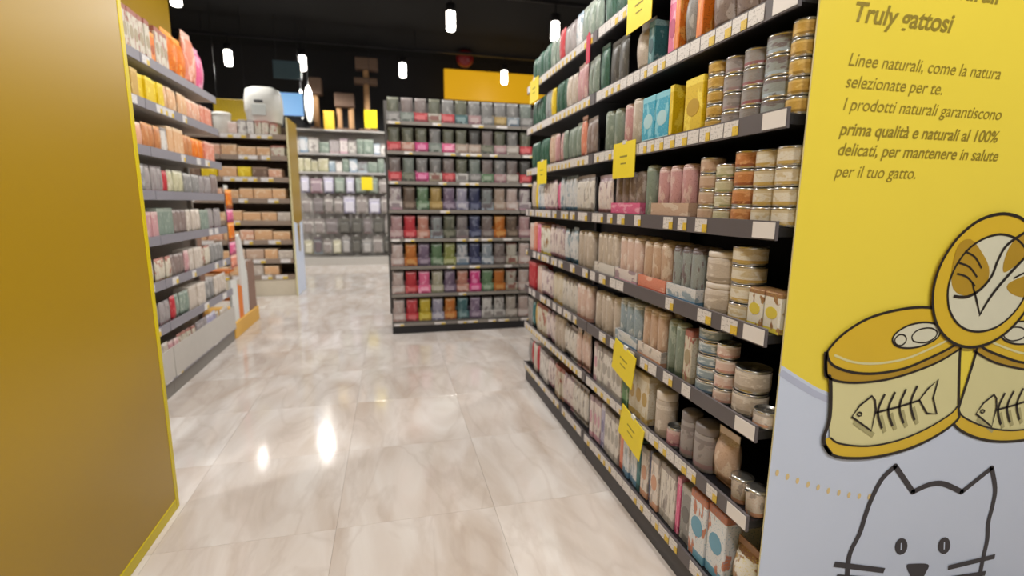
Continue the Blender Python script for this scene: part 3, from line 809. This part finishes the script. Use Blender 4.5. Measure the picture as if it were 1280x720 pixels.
for x, z in D[:10] + mir:
    part('dot', fill2([(x + .0055 * math.cos(a * PI / 4), z + .009 * math.sin(a * PI / 4)) for a in range(8)], 2), p_dot, panel)
# lettering
def text(s, x, z, size, m, bold=0.0, parent=panel):
    cu_ = bpy.data.curves.new('lettering', 'FONT'); cu_.body = s; cu_.size = size; cu_.shear = .25; cu_.offset = bold
    cu_.space_character = .98
    tmp = bpy.data.objects.new('lettering', cu_); COL.objects.link(tmp)
    dg = bpy.context.evaluated_depsgraph_get(); dg.update()
    me = bpy.data.meshes.new_from_object(tmp.evaluated_get(dg)); bpy.data.objects.remove(tmp)
    me.transform(Matrix.Rotation(PI / 2, 4, 'X')); me.materials.clear(); me.materials.append(m); me.name = 'lettering'
    return obj('lettering', me, parent, (x, ycoord(2), z))
text('Alimenti naturali', .975, 1.664, .062, p_olive, .0012)
text('Truly gattosi', .972, 1.592, .056, p_olive, .0012)
for s, z, b in (('Linee naturali, come la natura', 1.502, 0), ('selezionate per te.', 1.457, 0), ('I prodotti naturali garantiscono', 1.41, 0),
                ('prima qualità e naturali al 100%', 1.357, .0006), ('delicati, per mantenere in salute', 1.313, .0004), ('per il tuo gatto.', 1.265, 0)):
    text(s, .975, z, .0385, p_olive, b)

# ------------------------------------------------------------------ mustard side panel on the left
lp = thing('yellow_side_panel', 'tall glossy mustard yellow side panel with a lighter edge trim', 'panel', (-.855, 2.04, 0))
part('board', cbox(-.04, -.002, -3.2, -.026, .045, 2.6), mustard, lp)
part('edge_trim', cbox(-.042, 0, -.025, 0, 0, 2.6, .002), mustard_trim, lp)
part('bottom_trim', cbox(-.042, 0, -3.2, -.026, 0, .044, .002), mustard_trim, lp)

# ------------------------------------------------------------------ left gondola (front plane x = -1.345)
LL = [.405, .67, .935, 1.2, 1.45, 1.715, 1.965]
LT = [.1401] + [z + .0301 for z in LL]
lg = gondola('shelving_gondola', 'light grey shelving gondola with grey rails behind the mustard panel', (-1.345, 2.1, 0), PI / 2,
        [1.25, 1.25], .27, 2.03, LL, greymetal, greyrail, greymetal, plinthgrey, rail_h=.055, base_z=.11, fill=(.2,), tick_rng=(.07, .09))
for bx in (0, 1.25):
    part('bin_front', cbox(bx + .004, bx + 1.246, -.006, .002, .112, .30), greymetal, lg)
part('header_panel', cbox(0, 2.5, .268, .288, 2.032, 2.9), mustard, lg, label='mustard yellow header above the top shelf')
LSH = ['bottom bin', 'second shelf', 'third shelf', 'fourth shelf', 'fifth shelf', 'sixth shelf', 'seventh shelf', 'top shelf']
def Lrun(lv, y, kind, key, n, w, h, d=None):
    d = d or {'box': .1, 'pouch': .028, 'bag': .1, 'tube': w, 'tin': w}[kind]
    for i in range(n):
        yy = y + (i + .5) * (w + .003)
        o = prod(kind, w, d, h, key, (-1.36 - d / 2 - random.uniform(0, .015), yy, LT[lv]), PI / 2, '', detail=(lv == 7),
             group='%s %s on %s of grey gondola' % (DESIGN[key][3], SHAPE[kind], LSH[lv]))
        later(o, '%s %s %s' % (size_word(kind, w, h), DESIGN[key][3], SHAPE[kind]), 'cardboard display', LSH[lv] + ' of grey gondola', -yy)
    return y + n * (w + .003)
LSEQ = [
    [('pouch', 'gy', 3), ('pouch', 'be', 2), ('pouch', 'pk', 2), ('pouch', 'cw', 4), ('pouch', 'gk', 3), ('pouch', 'lv', 3), ('pouch', 'be', 4)],
    [('pouch', 'cw', 3), ('pouch', 'gk', 3), ('pouch', 'rd', 1), ('pouch', 'gg', 3), ('box', 'be', 4), ('pouch', 'gy', 3), ('pouch', 'be', 4)],
    [('pouch', 'be', 4), ('pouch', 'cw', 3), ('pouch', 'mv', 3), ('pouch', 'pk', 1), ('box', 'be', 3), ('pouch', 'cw', 3), ('pouch', 'gy', 4)],
    [('pouch', 'gk', 3), ('box', 'pk', 2), ('box', 'gg', 3), ('pouch', 'mv', 3), ('pouch', 'be', 3), ('box', 'gg', 2), ('pouch', 'gk', 4)],
    [('pouch', 'gy', 4), ('pouch', 'gk', 3), ('pouch', 'rd', 1), ('pouch', 'cr', 3), ('pouch', 'gy', 4), ('pouch', 'gk', 3), ('pouch', 'mv', 2)],
    [('pouch', 'wk', 4), ('pouch', 'te', 3), ('box', 'ww', 1), ('box', 'wt', 3), ('pouch', 'te', 2), ('pouch', 'or', 3), ('box', 'co', 3)],
    [('pouch', 'bn', 3), ('box', 'gd', 1), ('box', 'yw', 4), ('pouch', 'wt', 5), ('pouch', 'wk', 3), ('box', 'co', 3)],
]
for lv, seq in enumerate(LSEQ):
    n = sum(s[2] for s in seq); w = round(1.54 / n - .003, 3); y = 3.02
    for kind, key, k in seq:
        y = Lrun(lv, y, kind, key, k, w, round(random.choice((.165, .175, .185)) + (.03 if lv == 0 else 0), 3))
y = Lrun(7, 3.0, 'box', 'cw', 9, .06, .25)
y = Lrun(7, y, 'box', 'or', 1, .06, .2)
y = Lrun(7, y, 'box', 'cw', 3, .06, .25)
y = Lrun(7, y + .02, 'bag', 'or', 2, .17, .31)
y = Lrun(7, y, 'bag', 'co', 1, .17, .4)
Lrun(7, y, 'bag', 'hp', 1, .14, .34)

# freestanding cardboard display at the end of the left gondola
dsp = thing('cardboard_display', 'freestanding cardboard display with white wing and yellow base beside grey gondola', 'display', (-1.352, 4.62, 0))
cb_y = mat('cardboard_yellow', 'd8a84c', .6); cb_w = mat('cardboard_white', 'd4d4d0', .6); cb_b = mat('cardboard_brown', '86695a', .7); cb_o = mat('cardboard_orange', 'dd7a28', .6)
part('base', cbox(-.5, 0, .0, .8, 0, .14, .004), cb_y, dsp)
part('back_board', cbox(-.5, -.46, .02, .78, .14, 1.0), cb_b, dsp)
part('shelf_board', cbox(-.46, -.03, .03, .2, .34, .36), cb_o, dsp)
part('shelf_board', cbox(-.46, -.03, .03, .2, .58, .6), cb_o, dsp)
def wing(y0, pts, m, nm, th=.02, x0=-.035):
    """side profile board standing across the aisle edge: outline in local y/z"""
    n = len(pts); V = [(x, yy, z) for x in (x0, x0 + th) for yy, z in pts]
    F = [tuple(range(n - 1, -1, -1)), tuple(range(n, 2 * n))] + [(i, (i + 1) % n, n + (i + 1) % n, n + i) for i in range(n)]
    return part(nm, (V, F), m, dsp)
wing(0, [(.34, .141), (.52, .141), (.54, .5), (.47, .7), (.43, .84), (.37, .9), (.34, .88)], cb_w, 'white_wing')
wing(0, [(.205, .141), (.33, .141), (.33, .42), (.205, .46)], cb_o, 'orange_wing')
wing(0, [(.03, .141), (.2, .141), (.2, .5), (.03, .52)], cb_w, 'cream_wing')
wing(0, [(.55, .141), (.79, .141), (.79, .56), (.72, .62), (.6, .62), (.55, .52)], cb_b, 'brown_wing')
cs = thing('clip_strip', 'tall hanging strip carrying orange and pink treat packs beside grey gondola', 'clip strip', (-1.352, 4.74, .61))
part('strip', cbox(-.02, -.016, -.05, .05, 0, .72), cb_w, cs)
for i, (key, z) in enumerate((('or', 1.135), ('hp', 1.015), ('or', .855), ('hp', .735), ('co', .62))):
    h = .16 if key == 'or' else .11
    o = prod('pouch', .17, .025, h, key, (-1.352, 4.74, z), PI / 2, '%s treat pack hooked on strip beside cardboard display%s' % (DESIGN[key][3], ', %s of its colour' % ('upper' if z > 1 else 'lower') if key != 'co' else ''), True, 'packs on the hanging strip')

# ------------------------------------------------------------------ far gondola of sachets (front plane y = 4.5)
FL = [z + .0 for z in (.345, .6, .85, 1.105, 1.355, 1.61, 1.86)]
gondola('shelving_gondola', 'black shelving gondola packed with rows of sachet cartons across the aisle end', (-.02, 4.5, 0), 0,
        [1.2, 1.2], .4, 2.12, FL, mat('shelf_warm_grey', '4e4a46', .5), mat('rail_warm_grey', '7c766f', .5), mat('back_warm_grey', '3a3734', .6), black, rail_h=.026, base_z=.085, tick_rng=(.07, .1), fill=(.4,))
FROW = [
    ['pw', 'rd', 'yw', 'lv', 'or', 'tl', 'pu', 'ww', 'ww', 'be'],
    ['pw', 'rd', 'hp', 'cr', 'pu', 'co', 'mg', 'gn', 'or', 'cw'],
    ['pw', 'or', 'pu', 'gn', 'lm', 'wb', 'nv', 'bl', 'mv', 'cw'],
    ['pk', 'rd', 'co', 'gr', 'ol', 'gk', 'nv', 'mv', 'or', 'bn'],
    ['wp', 'bn', 'gn', 'gd', 'pu', 'lv', 'nv', 'gr', 'tn', 'pw'],
    ['rd', 'ol', 'mg', 'cw', 'rd', 'ww', 'gy', 'gn', 'pk', 'be'],
    ['rd', 'co', 'mg', 'gg', 'hp', 'tn', 'tn', 'ol', 'pk', 'be'],
    ['gy', 'gg', 'rd', 'cw', 'rd', 'tl', 'pk', 'gy', 'gd', 'bl'],
]
FT = [.1151] + [z + .0301 for z in FL]
ROWN = ['bottom row', 'second row', 'third row', 'fourth row', 'fifth row', 'sixth row', 'seventh row', 'top row']
for r_, keys in enumerate(FROW):
    for c in range(11):
        key = keys[c % 10]
        x = .045 + c * .118 + (.006 if c > 9 else 0)
        z = FT[r_]
        nb = 'at the open end' if c == 0 else 'beside %s one' % DESIGN[keys[(c - 1) % 10]][3]
        later(prod('carton', .112, .12, .1, 's_' + key, (x, 4.575, z), 0, '', group='sachet cartons on the far gondola'),
              '%s open carton %s' % (DESIGN[key][3], nb), 'open end', ROWN[r_] + ' of sachets', c)
        pk_ = random.choice(('ol', 'gg', 'dk', 'gy', 'mv')) if r_ >= 5 else key
        for s in range(2):
            o = prod('pouch', .097, .02, .206 + .006 * s, 's_' + pk_, (x + random.uniform(-.002, .002), 4.54 + s * .035, z + .0045), 0, '', group='sachets on the far gondola')
            o.name = 'food_sachet'; o['category'] = 'sachet'
            later(o, '%s %s sachet, carton %s' % (('front', 'rear')[s], DESIGN[pk_][3], nb), 'open end', ROWN[r_] + ' of sachets', c)

# ------------------------------------------------------------------ brown shelving with printed end panel (front plane y = 6.72)
WL = [.42, .66, .9, 1.17, 1.43, 1.69, 1.94]
WT = [.2551] + [z + .0301 for z in WL]
cream = mat('cream_plinth', 'c6bca8', .6)
gondola('shelving_gondola', 'brown wooden shelving stocked with tan cartons, behind the cardboard display', (-2.72, 6.72, 0), 0, [.75, .75], .5, 2.15, WL, woodm, mat('rail_brown', '8b7a6c', .5), woodm, cream,
        rail_h=.06, base_z=.225, tick_rng=(.1, .14), fill=(.6,))
wseq = ['tn', 'be', 'tn', 'cw', 'tn', 'pw', 'wg', 'tn', 'tn']
for lv in range(8):
    x = -2.70
    i = 0
    while x < -1.34:
        w = random.choice((.15, .17, .2)) if lv < 7 else random.choice((.07, .09, .1))
        if x + w > -1.225: break
        key = random.choice({0: ['wt', 'be', 'mv'], 1: ['wt', 'tn', 'be'], 2: ['wt', 'be', 'wk'], 3: ['wk', 'be', 'wt'], 4: ['wt', 'wk', 'wt'], 5: ['wt', 'yw', 'wk', 'bn'], 6: ['cw', 'wk', 'wy', 'wt'], 7: ['ww', 'wy', 'cw', 'pw']}[lv])
        h = random.choice((.13, .15)) if lv < 7 else random.choice((.16, .19, .21))
        if lv == 7 and -2.12 < x + w / 2 < -1.84: x += .06; continue
        o = prod('box', w, .2, h, key, (x + w / 2, 6.74 + .1 + random.uniform(0, .02), WT[lv]), 0, '', group='cartons on the brown wooden shelving')
        later(o, '%s %s carton' % (size_word('box', w, h), DESIGN[key][3]), 'end panel', SHELF[lv] + ' of brown shelving', -x)
        x += w + .012; i += 1
ep = thing('printed_end_panel', 'narrow yellow and white end panel standing against the brown wooden shelving', 'panel', (-1.205, 6.66, 0))
part('board', cbox(0, .02, 0, .6, 0, 2.2), mat('panel_edge', 'd8cfa0', .45), ep)
def sidefill(pts, m, nm, dx):
    V = [(.02 + dx, y, z) for y, z in pts]; part(nm, (V, [tuple(range(len(pts)))]), m, ep)
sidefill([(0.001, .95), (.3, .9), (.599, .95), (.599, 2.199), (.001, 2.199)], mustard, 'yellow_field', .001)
sidefill([(0.001, .002), (.599, .002), (.599, .95), (.3, .9), (.001, .95)], p_white, 'white_field', .001)
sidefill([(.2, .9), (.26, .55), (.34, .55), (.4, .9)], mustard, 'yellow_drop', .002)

# litter box, yellow pack and screens on and over the brown shelving
lb = thing('litter_box', 'white hooded litter box with dark slot on top of brown shelving', 'litter box', (-1.5, 7.0, 2.1551))
sx, sy = .21, .2
V, F = [], []
prof = [(.86, 0), (.9, .01), (.96, .12), (1.0, .13), (.98, .3), (.9, .39), (.6, .425), (.2, .43)]
N_ = 20
for s, z in prof:
    for i in range(N_):
        a = 2 * PI * i / N_; ca, sa = math.cos(a), math.sin(a); e = .55
        V.append((sx * s * math.copysign(abs(ca) ** e, ca), sy * s * math.copysign(abs(sa) ** e, sa), z))
for j in range(len(prof) - 1):
    for i in range(N_): F.append((j * N_ + i, j * N_ + (i + 1) % N_, (j + 1) * N_ + (i + 1) % N_, (j + 1) * N_ + i))
F.append(tuple(range(N_ - 1, -1, -1))); F.append(tuple((len(prof) - 1) * N_ + i for i in range(N_)))
part('hood', (V, F), white, lb, True)
part('entry_flap', cbox(-.1, .06, -.21, -.195, .07, .2, .004), mat('flap_grey', 'b4b8b4', .3), lb)
part('slot', cbox(-.07, .03, -.205, -.192, .225, .255, .003), black, lb)
bx_ = thing('ribbed_sign', 'bright yellow vertically ribbed sign hanging behind the brown shelving', 'sign', (-2.34, 8.75, 2.42))
part('sign_board', join(*[cbox(-.25 + i * .042, -.209 + i * .042, -.015, .015, 0, .32, .006) for i in range(12)]), mat('sack_yellow', 'e0c020', .45), bx_)
for x in (-.2, .2): part('cable', cbox(x - .003, x + .003, -.003, .003, .32, CH - 2.42), black, bx_)
wb_ = thing('storage_tub', 'small white tub with lid on top of brown shelving near grey gondola', 'tub', (-1.98, 6.95, 2.1))
wb_.location.z = WT[7]
part('tub_body', lathe([(.085, 0), (.09, .01), (.1, .25), (.1, .255)], 18), white, wb_, True)
part('lid', lathe([(.104, .256), (.106, .26), (.106, .28), (.09, .29)], 18), white, wb_, True)

sc = thing('wall_screen', 'light blue lit screen behind the printed end panel', 'screen', (-1.55, 9.0, 2.75))
part('bezel', cbox(-.2, .22, 0, .04, -.18, .19), black, sc)
part('display', cbox(-.19, .21, -.004, 0, -.17, .18), mat('screen_blue', '7fb4e8', .3, emit=.75), sc)
part('wall_arm', cbox(-.03, .03, .04, 1.8, -.03, .03), black, sc)
sb = thing('hanging_board', 'dark teal rectangular board hanging over the light blue screen', 'board', (-1.56, 9.0, 3.15))
part('board', cbox(-.2, .22, 0, .02, 0, .27), mat('teal_board', '4f6b78', .5), sb)
for x in (-.15, .17): part('cable', cbox(x - .004, x + .004, .006, .014, .27, .95), black, sb)

# ------------------------------------------------------------------ accessory wall at the back (front plane y = 9.9)
gm = mat('pegboard_grey', 'b5b1ad', .6)
aw = thing('accessory_rack', 'pale grey accessory rack hung with packs at the back of the store', 'shelving', (-1.75, 9.9, 0))
part('plinth', cbox(0, 2.6, -.06, .3, 0, .15), mat('pale_plinth', 'bdb9b2', .5), aw)
part('back_panel', cbox(0, 2.6, .28, .3, .15, 2.5), gm, aw)
for x in (0, .85, 1.7, 2.57): part('upright', cbox(x, x + .03, .24, .28, .15, 2.5), gm, aw)
AT = (2.06, 1.72)
for z in AT:
    part('shelf', cbox(.03, 2.57, 0, .28, z, z + .02), gm, aw); part('price_rail', cbox(.03, 2.57, -.006, 0, z - .015, z + .025), mat('rail_pale', 'aaa6a4', .5), aw)
for z, keys in ((2.0801, ('ww', 'wb', 'cr', 'wp', 'gg', 'ww', 'pw', 'gk', 'wy')), (1.7401, ('bl', 'gr', 'wb', 'gg', 'mv', 'cr', 'ww', 'gg'))):
    x = -1.7
    while x < .7:
        w = random.choice((.11, .14, .17)); key = random.choice(keys); h = random.choice((.2, .24, .27))
        o = prod('box', w, .14, h, key, (x + w / 2, 9.99, z), 0, '', group='cartons on the accessory rack')
        later(o, '%s %s carton' % (size_word('box', w, h), DESIGN[key][3]), 'brown shelving', '%s shelf of accessory rack' % ('upper' if z > 2 else 'lower'), x)
        x += w + .012
def hangpack(x, z, w, h, key, rown, d=.05):
    base, c2, c3, wd = DESIGN[key]
    t = thing('hanging_pack', '', 'pack', (x, 9.93, z), 0, 'packs hanging on the accessory rack')
    later(t, '%s hanging pack' % wd, 'brown shelving', rown + ' of accessory rack', x)
    part('backing_card', cbox(-w / 2, w / 2, -.004, 0, 0, h), pack(key, .1, .8), t)
    part('contents', cbox(-w * .4, w * .4, -d, -.004, h * .08, h * .72, .012), mat('accent_' + c3, c3, .4), t)
    part('hang_tab', join(cbox(-.02, -.007, -.003, -.001, h, h + .03), cbox(.007, .02, -.003, -.001, h, h + .03), cbox(-.007, .007, -.003, -.001, h + .0203, h + .03)), white, t)
    part('peg_hook', cbox(x + 1.75 - .004, x + 1.75 + .004, -.02, .28, z + h + .012, z + h + .02), steel, aw)
for z, rn, keys, hs in ((1.36, 'top hanging row', ('lv', 'wp', 'gk', 'ww', 'gg'), (.26, .3)), (.98, 'second hanging row', ('gy', 'gk', 'ww', 'wp', 'lv', 'ww'), (.28, .32)),
                        (.6, 'third hanging row', ('gy', 'ww', 'gk', 'dk', 'ww', 'gk'), (.28, .33)), (.22, 'lowest hanging row', ('dk', 'gy', 'gr', 'ww', 'cr'), (.26, .32))):
    x = -1.6
    while x < .75:
        w = random.choice((.14, .17, .2)); h = random.choice(hs); key = random.choice(keys)
        hangpack(x + w / 2, z, w, h, key, rn); x += w + .03
yc = thing('promo_card', 'bright yellow promo card on front of pale accessory rack', 'card', (-.42, 9.84, 1.42))
part('card', cbox(-.1, .1, 0, .006, 0, .24), cardyellow, yc); part('arm', cbox(-.01, .01, .006, .3, .2, .21), steel, yc)
yc = thing('promo_card', 'bright yellow promo card hanging above the pale accessory rack', 'card', (-.3, 9.6, 2.52))
part('card', cbox(-.11, .11, 0, .006, 0, .31), cardyellow, yc); part('cable', cbox(-.004, .004, 0, .006, .31, 1.57), black, yc)
# things on top of the accessory rack
aw_top = 2.5
part('top_board', cbox(0, 2.6, -.02, .3, 2.48, 2.5), gm, aw)
carpet = mat('carpet_brown', '6b5648', .95, nscale=60, noise=.3); sisal = mat('sisal_rope', 'b08a62', .9, nscale=90, noise=.25)
def cat_tree(label, x, y, posts, decks, z0=2.5):
    t = thing('cat_tree', label, 'cat tree', (x, y, z0), 0)
    for px, py, za, zb in posts: part('post', lathe([(.045, za), (.05, za + .01), (.05, zb - .01), (.045, zb)], 12, px, py), sisal, t, True)
    for (x0, x1, y0, y1, za, zb) in decks: part('deck', cbox(x0, x1, y0, y1, za, zb, .015), carpet, t)
cat_tree('tall brown carpeted cat tree with two platforms atop the accessory rack', -.37, 10.02, [(0, 0, .04, .85), (0, 0, .95, 1.1)],
         [(-.16, .2, -.12, .12, 0, .04), (-.21, .2, -.12, .12, .85, .95), (-.18, .22, -.12, .12, 1.1, 1.3)])
cat_tree('low brown cat tree with hide box atop the accessory rack', -.77, 10.02, [(-.1, 0, .04, .42), (.11, 0, .04, .42)],
         [(-.17, .175, -.12, .12, 0, .04), (-.17, .175, -.12, .12, .42, .66)])
cat_tree('slim grey brown cat tree with one perch atop the accessory rack', -1.27, 10.02, [(0, 0, .04, .62)], [(-.1, .1, -.12, .12, 0, .04), (-.1, .12, -.12, .12, .62, .9)])
yb = thing('storage_box', 'yellow box standing between two cat trees atop the accessory rack', 'box', (-1.045, 9.93, 2.5001))
part('body', cbox(-.09, .09, -.05, .05, 0, .3, .006), mat('box_yellow', 'c8a020', .5), yb); part('lid', cbox(-.094, .094, -.054, .054, .3, .33, .004), mat('box_yellow_lid', 'd8b030', .5), yb)
def fishboard(label, x, y, z, h, w):
    t = thing('hanging_scratcher', label, 'scratcher', (x, y, z))
    n = 18
    pts = [(w / 2 * math.sin(2 * PI * i / n), h / 2 - h / 2 * math.cos(2 * PI * i / n)) for i in range(n)]
    V = [(px, yy, pz) for yy in (0, .03) for px, pz in pts]
    part('board', (V, [tuple(range(n)), tuple(range(2 * n - 1, n - 1, -1))] + [(i, n + i, n + (i + 1) % n, (i + 1) % n) for i in range(n)]), white, t)
    part('cord', cbox(-.004, .004, .01, .018, h, CH - z), black, t)
fishboard('large white oval scratcher hanging from ceiling near the cat trees', -1.32, 9.5, 2.55, .62, .13)
fishboard('small white oval scratcher hanging from ceiling near the cat trees', -1.44, 9.5, 2.6, .5, .07)
ys = thing('hanging_sign', 'large yellow sign with added glow hanging high behind the sachet gondola', 'sign', (1.1, 10.2, 3.22))
part('board', cbox(0, 2.1, 0, .04, 0, .56, .004), mat('sign_yellow_added_glow', 'e0a818', .4, emit=.6), ys)  # emission added to brighten the board, which the lamp cones miss
for x in (.2, 1.9): part('cable', cbox(x - .004, x + .004, .016, .024, .56, CH - 3.22), black, ys)
rb = thing('hanging_bauble', 'dark red round bauble hanging from ceiling over the yellow sign', 'bauble', (1.48, 10.0, 3.78))
part('ball', lathe([(.02, 0), (.09, .02), (.15, .08), (.17, .16), (.15, .24), (.09, .3), (.02, .32)], 16), mat('bauble_red', '7a1018', .4), rb, True)

finish_labels()
